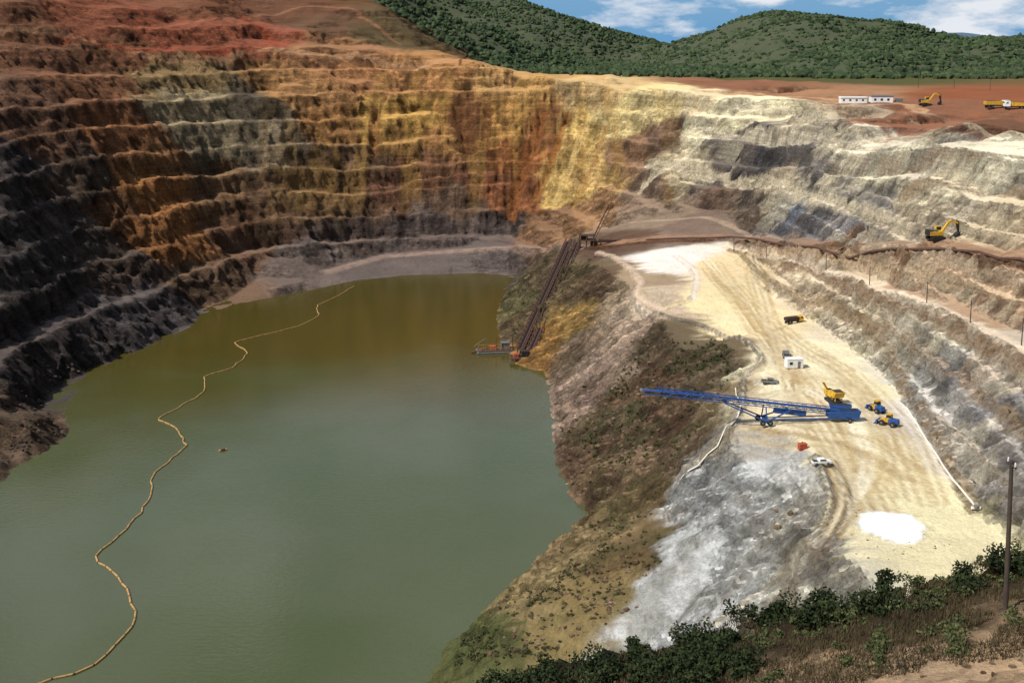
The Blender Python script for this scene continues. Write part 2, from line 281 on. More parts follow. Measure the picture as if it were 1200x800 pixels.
# ---------------------------------------------------------------- mesh helper
def fmesh(name,V,Fc,mats,col=None,midx=None,smooth=True):
    V=np.asarray(V,dtype=np.float32); Fc=np.asarray(Fc,dtype=np.int32); k=Fc.shape[1]
    me=bpy.data.meshes.new(name); me.vertices.add(len(V)); me.vertices.foreach_set("co",V.ravel())
    me.loops.add(Fc.size); me.loops.foreach_set("vertex_index",Fc.ravel())
    me.polygons.add(len(Fc)); me.polygons.foreach_set("loop_start",np.arange(0,Fc.size,k,dtype=np.int32))
    try: me.polygons.foreach_set("loop_total",np.full(len(Fc),k,dtype=np.int32))
    except Exception: pass
    for m in mats: me.materials.append(m)
    if midx is not None: me.polygons.foreach_set("material_index",np.asarray(midx,dtype=np.int32))
    me.polygons.foreach_set("use_smooth",np.full(len(Fc),smooth))
    me.update(calc_edges=True); me.validate()
    if col is not None:
        at=me.color_attributes.new("Col",'FLOAT_COLOR','POINT'); c=np.ones((len(V),4),dtype=np.float32); c[:,:3]=col; at.data.foreach_set("color",c.ravel())
    o=bpy.data.objects.new(name,me); sc.collection.objects.link(o); return o
def gridfaces(ny,nx):
    a=np.arange(ny*nx).reshape(ny,nx); return np.stack([a[:-1,:-1],a[:-1,1:],a[1:,1:],a[1:,:-1]],-1).reshape(-1,4)
# ---------------------------------------------------------------- materials
def newmat(n):
    m=bpy.data.materials.new(n); m.use_nodes=True; nt=m.node_tree; return m,nt,nt.nodes["Principled BSDF"]
def N(nt,t,**k):
    n=nt.nodes.new(t)
    for a,b in k.items(): setattr(n,a,b)
    return n
def noise(nt,scale,detail=6,rough=.6,sv=None,typ=None):
    g=N(nt,'ShaderNodeNewGeometry'); no=N(nt,'ShaderNodeTexNoise'); no.inputs['Scale'].default_value=scale; no.inputs['Detail'].default_value=detail; no.inputs['Roughness'].default_value=rough
    if typ: no.noise_type=typ
    if sv:
        mp=N(nt,'ShaderNodeVectorMath',operation='MULTIPLY'); mp.inputs[1].default_value=sv; nt.links.new(g.outputs['Position'],mp.inputs[0]); nt.links.new(mp.outputs[0],no.inputs['Vector'])
    else: nt.links.new(g.outputs['Position'],no.inputs['Vector'])
    return no
def mapr(nt,src,a,b,c,d):
    m=N(nt,'ShaderNodeMapRange'); m.inputs[1].default_value=a;m.inputs[2].default_value=b;m.inputs[3].default_value=c;m.inputs[4].default_value=d
    nt.links.new(src,m.inputs[0]); return m.outputs[0]
def mul(nt,a,b,op='MULTIPLY'):
    m=N(nt,'ShaderNodeMath',operation=op); nt.links.new(a,m.inputs[0]); nt.links.new(b,m.inputs[1]); return m.outputs[0]
tm,nt,bs=newmat("mine_soil_and_rock")
at=N(nt,'ShaderNodeVertexColor',layer_name="Col")
geo=N(nt,'ShaderNodeNewGeometry'); sp=N(nt,'ShaderNodeSeparateXYZ'); nt.links.new(geo.outputs['True Normal'],sp.inputs[0])
steepn=mapr(nt,sp.outputs[2],.80,.98,1.0,.25)
nfine=noise(nt,1.1,6,.82).outputs[0]
n2=mapr(nt,nfine,.35,.65,-.50,.46)
n3=mapr(nt,noise(nt,1.0,5,.7,(.03,.03,.6)).outputs[0],.34,.66,-.30,.26)
tot=mul(nt,mul(nt,n2,n3,'ADD'),mapr(nt,steepn,.25,1,.34,1.0))
one=N(nt,'ShaderNodeMath',operation='ADD'); one.inputs[1].default_value=1.0; nt.links.new(tot,one.inputs[0])
vm=N(nt,'ShaderNodeVectorMath',operation='SCALE'); nt.links.new(at.outputs[0],vm.inputs[0]); nt.links.new(one.outputs[0],vm.inputs['Scale'])
nt.links.new(vm.outputs[0],bs.inputs['Base Color']); bs.inputs['Roughness'].default_value=.95; bs.inputs['Specular IOR Level'].default_value=.1
bp=N(nt,'ShaderNodeBump'); bp.inputs['Strength'].default_value=1.0; bp.inputs['Distance'].default_value=3.4
hsum=mul(nt,noise(nt,.4,8,.78,(1,1,.75)).outputs[0],mapr(nt,nfine,0,1,0,.45),'ADD')
nt.links.new(mul(nt,hsum,mapr(nt,steepn,.25,1,.18,1)),bp.inputs['Height']); nt.links.new(bp.outputs[0],bs.inputs['Normal'])
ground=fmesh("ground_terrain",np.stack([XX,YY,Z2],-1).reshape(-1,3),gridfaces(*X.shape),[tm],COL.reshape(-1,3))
# water
wm,nt,bs=newmat("lake_water")
r1=N(nt,'ShaderNodeValToRGB'); r1.color_ramp.elements[0].color=(.058,.074,.020,1); r1.color_ramp.elements[1].color=(.080,.090,.044,1); r1.color_ramp.elements[0].position=.35; r1.color_ramp.elements[1].position=.65
nt.links.new(noise(nt,.012,3).outputs[0],r1.inputs[0])
g_=N(nt,'ShaderNodeNewGeometry'); s_=N(nt,'ShaderNodeSeparateXYZ'); nt.links.new(g_.outputs['Position'],s_.inputs[0])
nw=mapr(nt,noise(nt,.02,3).outputs[0],.3,.7,-30,30); yy_=mul(nt,s_.outputs[1],nw,'ADD')
mw=N(nt,'ShaderNodeMix',data_type='RGBA'); nt.links.new(mapr(nt,yy_,300,390,0,1),mw.inputs[0]); nt.links.new(r1.outputs[0],mw.inputs[6]); mw.inputs[7].default_value=(.066,.052,.010,1); nt.links.new(mw.outputs[2],bs.inputs['Base Color'])
bs.inputs['Roughness'].default_value=.06; bs.inputs['IOR'].default_value=1.45
bp=N(nt,'ShaderNodeBump'); bp.inputs['Strength'].default_value=.16; bp.inputs['Distance'].default_value=.3
nt.links.new(noise(nt,1.0,4,.6,(.55,1.1,1)).outputs[0],bp.inputs['Height']); nt.links.new(bp.outputs[0],bs.inputs['Normal'])
fmesh("lake_water",[(-175,105,0),(60,105,0),(60,570,0),(-175,570,0)],[(0,1,2,3)],[wm],smooth=False)
def flat(n,c,rough=.6,metal=0,var=.25,sc_=1.5):
    m,nt,bs=newmat(n); no=noise(nt,sc_,5); l=lin(c); a=[float(x) for x in l]
    rp=N(nt,'ShaderNodeValToRGB'); rp.color_ramp.elements[0].color=[x*(1-var*1.6) for x in a]+[1]; rp.color_ramp.elements[1].color=[min(1,x*(1+var*.6)) for x in a]+[1]; rp.color_ramp.elements[0].position=.3;rp.color_ramp.elements[1].position=.65
    nt.links.new(no.outputs[0],rp.inputs[0]); nt.links.new(rp.outputs[0],bs.inputs['Base Color']); bs.inputs['Roughness'].default_value=rough; bs.inputs['Metallic'].default_value=metal; return m
M=dict(blue=flat("blue_paint",(30,76,140),.55),yellow=flat("yellow_paint",(205,160,44),.55),white=flat("white_paint",(228,228,224),.5,0,.12),rust=flat("rusty_steel",(84,57,43),.85),dark=flat("dark_rubber",(34,32,32),.8),
 orange=flat("orange_paint",(170,84,48),.6),steel=flat("grey_steel",(120,120,118),.5,.3),glass=flat("cab_glass",(30,40,48),.1),wood=flat("weathered_timber",(70,58,48),.9),boom=flat("boom_float",(178,140,84),.7),red=flat("red_paint",(176,66,42),.5),pale=flat("pale_pipe",(225,220,205),.6,0,.15),brown=flat("belt_brown",(60,43,35),.9))
MK=list(M.keys())
def leafmat(n,c1,c2):
    m,nt,bs=newmat(n); g=N(nt,'ShaderNodeNewGeometry'); r=N(nt,'ShaderNodeValToRGB'); r.color_ramp.elements[0].color=list(c1)+[1]; r.color_ramp.elements[1].color=list(c2)+[1]
    mx=mul(nt,g.outputs['Random Per Island'],mapr(nt,noise(nt,.25,4).outputs[0],.3,.7,.3,1.2)); nt.links.new(mx,r.inputs[0]); nt.links.new(r.outputs[0],bs.inputs['Base Color']); bs.inputs['Roughness'].default_value=.8; bs.inputs['Specular IOR Level'].default_value=.15; return m
leafG=leafmat("green_leaves",(.012,.019,.007),(.042,.055,.017)); leafS=leafmat("slope_shrub_leaves",(.040,.050,.018),(.11,.12,.045)); leafD=leafmat("dry_scrub_leaves",(.06,.05,.025),(.18,.145,.075)); grassm=leafmat("dry_grass",(.038,.030,.016),(.13,.095,.045)); forest=leafmat("forest_canopy",(.020,.034,.014),(.070,.095,.036))
# ---------------------------------------------------------------- part builder
class B:
    def __init__(s): s.v=[];s.f=[];s.m=[]
    def box(s,c,d,m,rz=0,ry=0,taper=1.0):
        b=len(s.v); R=Matrix.Rotation(rz,3,'Z')@Matrix.Rotation(ry,3,'Y')
        for z in (-.5,.5):
            k=taper if z>0 else 1
            for x,y in ((-.5,-.5),(.5,-.5),(.5,.5),(-.5,.5)): s.v.append(tuple(Vector(c)+R@Vector((x*d[0]*k,y*d[1]*k,z*d[2]))))
        for q in ((0,3,2,1),(4,5,6,7),(0,1,5,4),(1,2,6,5),(2,3,7,6),(3,0,4,7)): s.f.append([b+i for i in q]); s.m.append(MK.index(m))
    def prism(s,prof,y0,y1,m):
        b=len(s.v);n=len(prof)
        for y in (y0,y1):
            for x,z in prof: s.v.append((x,y,z))
        s.f.append([b+i for i in range(n)]); s.f.append([b+n+i for i in reversed(range(n))]); s.m+= [MK.index(m)]*2
        for i in range(n): j=(i+1)%n; s.f.append([b+i,b+n+i,b+n+j,b+j]); s.m.append(MK.index(m))
    def cyl(s,p,q,r,m,n=8,r2=None):
        p=Vector(p);q=Vector(q);d=(q-p).normalized(); u=d.orthogonal().normalized(); w=d.cross(u); b=len(s.v); r2=r if r2 is None else r2
        for c,k in ((p,r),(q,r2)):
            for i in range(n): a=2*math.pi*i/n; s.v.append(tuple(c+(u*math.cos(a)+w*math.sin(a))*k))
        for i in range(n): j=(i+1)%n; s.f.append([b+i,b+j,b+n+j,b+n+i]); s.m.append(MK.index(m))
        s.f.append([b+i for i in reversed(range(n))]); s.f.append([b+n+i for i in range(n)]); s.m+=[MK.index(m)]*2
    def wheel(s,x,y,z,r,w,m='dark'):
        s.cyl((x,y-w/2,z),(x,y+w/2,z),r,m,14); s.cyl((x,y-w/2-.03,z),(x,y+w/2+.03,z),r*.45,'steel',10)
    def out(s,name,loc=(0,0,0),rz=0,scale=1):
        me=bpy.data.meshes.new(name); me.from_pydata(s.v,[],s.f)
        for k in MK: me.materials.append(M[k])
        me.polygons.foreach_set("material_index",s.m); me.update()
        o=bpy.data.objects.new(name,me); sc.collection.objects.link(o); o.location=loc; o.rotation_euler=(0,0,rz); o.scale=(scale,)*3
        if name not in("floating_boom",):
            bv=o.modifiers.new("bevel",'BEVEL'); bv.width=.05; bv.segments=1; bv.limit_method='ANGLE'
        return o
def zat(x,y): return hz(x,y,Z2)
def place(u,v):
    x,y,z=sight(u,v); return (x,y,zat(x,y))
def excavator(c='yellow'):
    b=B()
    for y in (-1.3,1.3):
        b.prism([(-2.2,.3),(-1.9,0),(1.9,0),(2.2,.3),(2.2,.7),(1.9,.95),(-1.9,.95),(-2.2,.7)],y-.35,y+.35,'dark')
    b.cyl((0,0,.8),(0,0,1.25),.9,'steel',14); b.box((-.5,0,1.9),(4.2,2.8,1.2),c); b.box((-2.1,0,2.1),(1.1,2.7,1.5),'dark'); b.box((-.9,-.4,2.75),(1.6,1.6,.5),'steel')
    b.box((.9,.85,2.9),(1.5,1.05,1.6),c); b.box((1.0,.85,3.05),(1.56,1.1,.9),'glass'); b.cyl((-1.6,-.8,2.7),(-1.6,-.8,3.5),.1,'dark')
    b.prism([(1.2,1.9),(3.4,5.1),(4.5,5.5),(6.6,4.7),(6.5,4.2),(4.5,4.8),(3.8,4.5),(1.9,1.7)],-.35,.25,c)
    b.prism([(6.1,5.2),(6.8,4.9),(7.2,1.9),(6.8,1.8),(6.0,4.2)],-.3,.2,'dark')
    b.cyl((2.0,-.05,2.2),(3.9,-.05,4.4),.12,'steel'); b.cyl((4.4,-.05,5.6),(6.3,-.05,5.2),.12,'steel')
    b.prism([(7.3,2.0),(6.6,1.9),(5.9,1.2),(5.9,.5),(6.7,.2),(7.2,.7)],-.75,.65,'dark'); return b
def truck(c1='white',c2='yellow',L=8):
    b=B(); b.box((0,0,.95),(L,.9,.3),'dark')
    for x in (-L*.38,-L*.22,L*.34):
        for y in (-1,1): b.wheel(x,y,.52,.52,.4)
    b.prism([(L*.24,1.0),(L*.5,1.0),(L*.5,1.9),(L*.46,2.75),(L*.24,2.75)],-1.15,1.15,c1); b.box((L*.485,0,2.25),(.12,1.9,.7),'glass'); b.box((L*.38,0,2.3),(.9,2.34,.6),'glass')
    b.prism([(-L*.5,1.3),(L*.2,1.15),(L*.22,2.6),(-L*.52,2.4)],-1.2,1.2,c2); b.box((-L*.15,0,2.55),(L*.62,2.0,.1),'brown'); return b
def pickup(c='white'):
    b=B()
    for x in (-1.6,1.6):
        for y in (-.8,.8): b.wheel(x,y,.38,.38,.28)
    b.prism([(-2.6,.5),(2.6,.5),(2.65,1.0),(1.5,1.15),(-2.6,1.1)],-.9,.9,c); b.prism([(-.9,1.1),(1.5,1.1),(.75,1.75),(-.7,1.78)],-.8,.8,c); b.prism([(-.75,1.18),(1.3,1.16),(.68,1.62),(-.6,1.65)],-.83,.83,'glass'); b.box((-1.75,0,1.12),(1.5,1.5,.06),'dark'); return b
def loader(c='blue',c2='yellow'):
    b=B()
    for x in (-1.4,1.4):
        for y in (-1,1): b.wheel(x,y,.75,.75,.5)
    b.box((-1.3,0,1.5),(2.6,1.5,1.1),c,taper=.9); b.box((.3,0,1.2),(2.4,1.2,.6),c2); b.box((-.1,0,2.5),(1.3,1.3,1.3),c2,taper=.85); b.box((-.1,0,2.55),(1.36,1.36,.8),'glass',taper=.88); b.box((-.1,0,3.2),(1.4,1.4,.1),c2)
    for y in (-.5,.5): b.prism([(.6,1.7),(.8,1.95),(2.7,1.0),(2.6,.7)],y-.1,y+.1,c2)
    b.prism([(2.5,.2),(3.6,.15),(3.0,.7),(2.9,1.3),(2.5,1.2)],-1.25,1.25,c); return b
def crusher():
    b=B()
    for y in (-1.2,1.2): b.prism([(-3,.3),(-2.7,0),(2.3,0),(2.6,.3),(2.6,.7),(2.3,.9),(-2.7,.9),(-3,.7)],y-.3,y+.3,'dark')
    b.box((0,0,1.2),(7,1.6,.5),'dark'); b.box((.8,0,2.2),(2.6,2.0,1.6),'yellow'); b.box((3.0,0,2.1),(1.6,2.2,1.5),'yellow'); b.box((3,0,2.95),(1.0,1.2,.25),'dark')
    b.prism([(-4.2,4.0),(-.8,4.0),(-1.4,2.3),(-3.4,2.3)],-1.5,1.5,'yellow'); b.box((-2.4,0,4.02),(2.8,2.5,.06),'brown'); b.cyl((1.5,0,1.3),(6.8,0,3.6),.3,'dark',6); b.box((4.3,0,2.6),(5.6,.9,.25),'yellow',0,-.4)
    for x in (-3.3,-1.5):
        for y in (-1,1): b.cyl((x,y,1.2),(x,y,2.6),.12,'yellow')
    return b
def pole(h=8,lean=0):
    b=B(); b.cyl((0,0,-.6),(lean*h,0,h),.14,'wood',9,.10); b.box((lean*h*.97,0,h*.97),(.1,1.0,.1),'wood')
    for y in (-.4,.4): b.cyl((lean*h*.97,y,h*.97),(lean*h*.97,y,h*.97+.25),.05,'white',6)
    return b
def put(b,name,u,v,rz=0,s=1,dz=0):
    x,y,z=place(u,v); return b.out(name,(x,y,z+dz),rz,s)
put(excavator(),"excavator",1096,281,math.radians(12),1.0)
put(excavator(),"excavator",1084,124,math.radians(5),1.0)
put(truck('white','yellow',9),"dump_truck",1168,127,math.radians(4),1.2)
put(truck('white','yellow',9),"dump_truck",1190,128,math.radians(170),1.1)
put(loader('blue','yellow'),"wheel_loader",1027,482,math.radians(110),.85)
put(loader('blue','yellow'),"wheel_loader",1041,498,math.radians(140),.85)
put(crusher(),"mobile_crusher",976,470,math.radians(100),.8)
put(pickup('white'),"pickup_truck",962,548,math.radians(8),.72)
put(pickup('steel'),"pickup_truck",902,449,math.radians(-15),.8)
put(pickup('steel'),"pickup_truck",921,417,math.radians(80),.95)
put(truck('yellow','brown',7),"dump_truck",930,379,math.radians(20),.8)
b=B(); b.prism([(-2.6,1.0),(2.6,1.0),(3.1,2.3),(-3.1,2.3)],-1.1,1.1,'blue'); b.box((0,0,2.32),(5.4,1.8,.06),'dark')
for x in (-2,2):
    for y in (-.8,.8): b.cyl((x,y,0),(x,y,1.1),.12,'blue')
put(b,"feed_hopper",984,482,math.radians(-8),.8)
b=B(); b.box((0,0,1.45),(4.6,2.4,2.5),'white'); b.box((0,0,2.76),(4.8,2.6,.12),'white'); b.box((-1.2,-1.22,1.6),(.9,.06,.8),'glass'); b.box((1.1,-1.22,1.2),(.8,.06,1.9),'steel'); b.box((0,0,.1),(4.4,.3,.2),'dark')
put(b,"site_cabin",930,430,math.radians(6),.9)
b=B(); b.box((0,0,.8),(1.9,1.3,1.4),'red'); b.box((0,0,1.56),(2.0,1.4,.1),'orange'); b.cyl((0,.2,1.6),(0,.2,2.0),.1,'dark'); b.wheel(-.4,-.7,.25,.25,.15)
put(b,"portable_generator",940,527,.2,.85)
tail=Vector(place(998,492)); hp=Vector(S(752,460,37.5))
d=hp-tail; Lh=math.hypot(d.x,d.y); ang=math.atan2(d.y,d.x)
b=B(); z0=1.2; z1=hp.z-tail.z
def sz(x): return z0+(z1-z0)*x/Lh
n=26
for y in (-.75,.75):
    b.cyl((0,y,sz(0)),(Lh,y,sz(Lh)),.11,'blue',6); b.cyl((1,y,sz(0)+1.3),(Lh-3,y,sz(Lh-3)+1.3),.11,'blue',6)
    for i in range(n):
        x=1+(Lh-5)*i/n; x2=1+(Lh-5)*(i+1)/n
        b.cyl((x,y,sz(x)),(x,y,sz(x)+1.3),.06,'blue',5)
        (b.cyl((x,y,sz(x)),(x2,y,sz(x2)+1.3),.06,'blue',5) if i%2 else b.cyl((x,y,sz(x)+1.3),(x2,y,sz(x2)),.06,'blue',5))
for i in range(n): 
    x=1+(Lh-5)*i/n; b.cyl((x,-.75,sz(x)),(x,.75,sz(x)),.06,'blue',5)
a=-math.atan2(z1-z0,Lh); b.box((Lh/2,0,(sz(0)+sz(Lh))/2+.75),(math.hypot(Lh,z1-z0),1.25,.1),'blue',0,a)
b.cyl((Lh,-.8,sz(Lh)+.5),(Lh,.8,sz(Lh)+.5),.35,'steel',10); b.prism([(-1.2,.6),(5.5,1.0),(5.5,2.4),(3,2.5),(-1.6,2.4)],-1.1,1.1,'blue'); b.box((1,0,2.5),(4,1.8,.06),'dark')
for y in (-1.9,1.9):
    b.wheel(1.0,y*.8,.5,.5,.35)
    xs_=Lh*.42; b.cyl((xs_,y,.9),(Lh*.62,y*.45,sz(Lh*.62)),.17,'blue',6); b.cyl((xs_,y,.9),(Lh*.30,y*.45,sz(Lh*.30)),.17,'blue',6); b.wheel(xs_-.8,y,.6,.6,.45); b.wheel(xs_+.8,y,.6,.6,.45)
    b.cyl((xs_,y,.9),(xs_,y*.45,sz(xs_)),.15,'blue',6)
b.cyl((xs_,-2,.9),(xs_,2,.9),.2,'blue',6); b.box((Lh*.3,0,sz(Lh*.3)-.7),(7,1.2,1.0),'blue',0,a)
b.cyl((2,-.9,1.0),(Lh*.42,-.9,.9),.14,'blue',6); b.cyl((2,.9,1.0),(Lh*.42,.9,.9),.14,'blue',6)
b.out("blue_stacker_conveyor",tuple(tail),ang)
put(pole(8.2,-.085),"utility_pole",1179,716,0)
for u,v,h in [(1137,378,5.5),(1086,355,5.5),(1019,334,5.5),(968,317,5.5),(860,296,6),(898,303,5),(1197,405,6),(1118,104,8),(1076,103,8),(1160,106,7)]:
    put(pole(h,-.05),"utility_pole",u,v,0)
x,y,z=place(1012,121)
b=B(); b.box((-5,0,1.2),(12,4,2.4),'white'); b.prism([(-11.3,2.4),(1.3,2.4),(1.1,2.9),(-11.1,2.9)],-2.3,2.3,'white'); b.box((8,.6,1.5),(10,4.4,3),'white'); b.prism([(2.8,3.0),(13.2,3.0),(13,3.5),(3,3.5)],-1.8,3,'steel')
for i in range(4): b.box((-9.6+i*2.9,-2.02,1.4),(.9,.08,.8),'glass')
for i in range(3): b.box((4.8+i*3,-1.63,1.7),(1.1,.08,1.0),'glass')
b.box((16,0,1.1),(3,2.4,2.2),'steel'); b.out("site_office_building",(x,y,z),math.radians(-3))
# floating boom
bl=[(415,335),(395,347),(372,358),(374,370),(350,382),(310,392),(275,401),(290,414),(270,432),(240,440),(240,458),(205,480),(184,490),(205,500),(218,522),(198,540),(180,556),(177,578),(160,605),(135,632),(110,652),(135,672),(152,695),(160,728),(120,772),(95,786),(50,799),(-40,830)]
W=[np.array(S(u,v,.12)) for u,v in bl]; W=[W[0]]+W+[W[-1]]; path=[]
for i in range(1,len(W)-2):
    n=max(2,int(np.linalg.norm(W[i+1]-W[i])/.8))
    for k in range(n):
        t=k/n; c_=.5*((2*W[i])+(-W[i-1]+W[i+1])*t+(2*W[i-1]-5*W[i]+4*W[i+1]-W[i+2])*t*t+(-W[i-1]+3*W[i]-3*W[i+1]+W[i+2])*t**3)
        path.append(.4*c_+.6*(W[i]*(1-t)+W[i+1]*t))
b=B()
st=[path[0]]
for p in path[1:]:
    if np.linalg.norm(p-st[-1])>2.8: st.append(p+rng.normal(size=3)*np.array([.25,.25,0]))
for p,q in zip(st[:-1],st[1:]):
    dd=(q-p); b.cyl(tuple(p+dd*.06),tuple(q-dd*.06),.21,'boom',8); b.cyl(tuple(q-dd*.1),tuple(q+dd*.1),.14,'brown',6)
b.out("floating_boom")
b=B(); b.cyl((-1,0,.15),(1.2,.3,.15),.35,'boom',10); b.box((.1,.1,.4),(1.2,.7,.3),'rust',.2); x,y,_=S(261,528,0); b.out("mooring_buoy",(x,y,0),.4)
# pump barge
x,y,_=S(584,412,0)
b=B()
for yy in (-2,0,2): b.cyl((-8,yy,.3),(7,yy,.3),.7,'steel',10); 
b.box((-.5,0,1.0),(14,5.2,.2),'rust'); b.box((2.6,.6,2.2),(3.0,2.4,2.0),'steel'); b.box((2.6,.6,3.3),(3.4,2.8,.15),'steel'); b.box((-2,0,1.7),(2.4,1.4,1.2),'orange'); b.cyl((-3,0,1.8),(-10,-1,.3),.3,'rust'); b.cyl((-4.5,1.5,1.1),(-4.5,1.5,4.8),.1,'steel'); b.cyl((-4.5,1.5,4.8),(-9,.6,2.2),.1,'steel')
b.cyl((-1,-1.5,1.1),(-1,-1.5,5.5),.12,'rust'); b.cyl((5.5,1.5,1.1),(5.5,1.5,5.0),.12,'rust'); b.cyl((-1,-1.5,5.4),(5.5,1.5,4.9),.1,'rust')
for i in range(8):
    for yy in (-2.5,2.5): b.cyl((-7+i*1.9,yy,1.1),(-7+i*1.9,yy,2.1),.05,'yellow',4)
for yy in (-2.5,2.5): b.cyl((-7,yy,2.1),(6.3,yy,2.1),.05,'yellow',4)
b.cyl((5,-1,1.4),(11,2,1.2),.3,'rust'); b.out("pump_barge",(x,y,0),.15)
x,y,z=S(612,420,1.0); b=B(); b.box((0,0,.5),(9,4,.3),'rust',.1); b.box((1,.5,1.7),(2.6,2,2),'dark',.1); b.box((-2.2,0,1.3),(1.8,1.6,1.3),'orange',.1); b.cyl((-4,1,.8),(4,1.4,.8),.35,'rust')
for xx in (-4,-1.4,1.4,4): b.cyl((xx,-1.8,-2),(xx,-1.8,2.0),.1,'rust',5)
b.out("shore_pump_station",(x,y,z),.1)
# inclined conveyor on the slope
p0=Vector(place(616,414)); p1=Vector(place(672,292)); p0.z+=1.2; p1.z+=3.0
b=B(); dv=p1-p0; hz_=Vector((dv.x,dv.y,0)).normalized(); sd=Vector((hz_.y,-hz_.x,0)); up=dv.cross(sd).normalized(); up=up if up.z>0 else -up
def deck(o0,o1,m,h=0):
    k=len(b.v)
    for q in (p0,p1):
        for s_ in (o0,o1):
            for hh in (0,.25): b.v.append(tuple(q+sd*s_+up*(h+hh)))
    for f_ in ((0,1,3,2),(4,6,7,5),(0,4,5,1),(2,3,7,6),(1,5,7,3),(0,2,6,4)): b.f.append([k+i for i in f_]); b.m.append(MK.index(m))
deck(-3.0,-1.0,'brown'); deck(.9,3.0,'brown')
for s_ in (-3.2,-.9,.8,3.2): b.cyl(p0+sd*s_,p1+sd*s_,.32,'rust',6); b.cyl(p0+sd*s_+up*1.7,p1+sd*s_+up*1.7,.2,'rust',5)
for i in range(31):
    q=p0+dv*(i/30); b.cyl(q-sd*3.2,q+sd*3.2,.18,'rust',5)
    for s_ in (-3.2,-.9,.8,3.2): b.cyl(q+sd*s_,q+sd*s_+up*1.7,.13,'rust',4)
    if i%3==0:
        g=zat(q.x,q.y)
        for s_ in (-3,3): b.cyl(q+sd*s_,Vector((q.x+sd.x*s_,q.y+sd.y*s_,g-1)),.22,'rust',5)
    if i<30:
        q2=p0+dv*((i+1)/30)
        for s_ in (-3.2,3.2): b.cyl(q+sd*s_,q2+sd*s_+up*1.7,.12,'rust',4)
b.out("inclined_conveyor")
x,y,z=place(690,290)
b=B()
for xx in (-4,-1,2):
    for yy in (-2,2): b.cyl((xx,yy,-1),(xx,yy,5),.25,'rust',6)
b.box((-1,0,3.1),(8,5,.25),'rust'); b.box((-1,0,5.1),(6.5,4.5,.2),'brown'); b.box((-2,0,4),(3,2.5,1.8),'brown'); b.box((2.2,0,1.5),(2.6,2.6,2.4),'rust',.2)
b.cyl((2,0,4.5),(8,-.5,18),.28,'rust',6); b.cyl((2.8,0,4.0),(9,-.5,17),.16,'rust',5)
for i in range(8): b.cyl((2.2+i*.78,0,5+i*1.7),(3.0+i*.78,0,4.2+i*1.7),.1,'rust',4)
b.box((14,1,2.2),(20,1.8,.7),'brown',.03,.02); b.box((14,1,2.9),(20,1.2,.3),'rust',.03,.02)
for i in range(6): b.cyl((5+i*3.4,1,-1),(5+i*3.4,1,2),.2,'rust',5)
b.box((25,2,1.8),(5,3.4,3.2),'rust'); b.box((30,2.5,1.0),(4,2.5,1.8),'brown',.3); b.cyl((-6,-1,1),(-9,0,0),.3,'rust'); b.out("transfer_station",(x,y,z),-.05)
def pipe(name,pl,r,m='pale',lift=.6):
    b=B(); pr=None
    for p in pl:
        q=Vector((p[0],p[1],zat(p[0],p[1])+r*lift))
        if pr is not None and (q-pr).length>.1: b.cyl(pr,q,r,m,8)
        pr=q
    b.out(name)
pipe("pipeline",L([(1062,478),(1085,515),(1110,555),(1142,600)],5),.2)
pipe("pipeline",L([(862,455),(868,480),(850,508),(800,560),(795,575)],5),.16)
hp2=[]
for a_,b_ in zip(haul[1:-2],haul[2:-1]):
    for k in range(4): hp2.append(tuple(np.array(a_)+(np.array(b_)-np.array(a_))*k/4+np.array([-1.0,-.7,0])))
pipe("rusty_pipeline",hp2,.40,'rust',1.6)
b=B(); b.cyl((0,0,.3),(0,0,.9),.5,'steel',10); b.cyl((-.8,0,.4),(.8,0,.4),.3,'pale',8); put(b,"pipe_valve",1143,601)
# ---------------------------------------------------------------- vegetation
def clumps(name,cent,rad,nl,ls,mat,squash=.75):
    Vs=[];nf=0
    cent=np.array(cent); 
    for c,r_,k in zip(cent,rad,nl):
        nb=rng.integers(3,7); sub=rng.normal(size=(nb,3))*r_*.45; sub[:,2]=np.abs(sub[:,2])*squash+r_*.3; sr=r_*rng.uniform(.35,.65,nb)
        ii=rng.integers(0,nb,k); dr=rng.normal(size=(k,3)); dr/=np.linalg.norm(dr,axis=1,keepdims=True)
        ps=c+sub[ii]+dr*sr[ii,None]*rng.uniform(.5,1.1,(k,1))
        a=rng.normal(size=(k,3)); a/=np.linalg.norm(a,axis=1,keepdims=True); bb=np.cross(a,rng.normal(size=(k,3))); bb/=np.linalg.norm(bb,axis=1,keepdims=True)
        l=ls*rng.uniform(.6,1.3,(k,1)); a=a*l; bb=bb*l*.55
        Vs.append(np.stack([ps-a,ps-bb,ps+a,ps+bb],1).reshape(-1,3)); nf+=k
    V=np.concatenate(Vs); return fmesh(name,V,np.arange(nf*4).reshape(-1,4),[mat],smooth=False)
def scatter(poly_uv,n,mask=None):
    out=[]
    us=[p[0] for p in poly_uv]; vs=[p[1] for p in poly_uv]
    def ins(x,y):
        r_=False
        for (x1,y1),(x2,y2) in zip(poly_uv,poly_uv[1:]+poly_uv[:1]):
            if (y1>y)!=(y2>y) and x<(x2-x1)*(y-y1)/(y2-y1)+x1: r_=not r_
        return r_
    tries=0
    while len(out)<n and tries<n*12:
        tries+=1
        u=random.uniform(min(us),max(us)); v=random.uniform(min(vs),max(vs))
        if ins(u,v): 
            p=place(u,v)
            if p[2]>.3 and (mask is None or float(fbm(np.array([p[0]]),np.array([p[1]]),9,3,55)[0])>mask): out.append(p)
    return out
prom=[(740,395),(860,398),(855,440),(830,490),(780,550),(700,545),(652,500),(700,480)]
fore=[(600,690),(700,610),(775,600),(775,660),(740,740),(560,785),(530,770)]
tip=[(592,345),(650,300),(700,300),(690,345),(650,360),(600,395)]
c=scatter(prom,220,-.05)+scatter(tip,80,-.1)+scatter(fore,220,-.05)
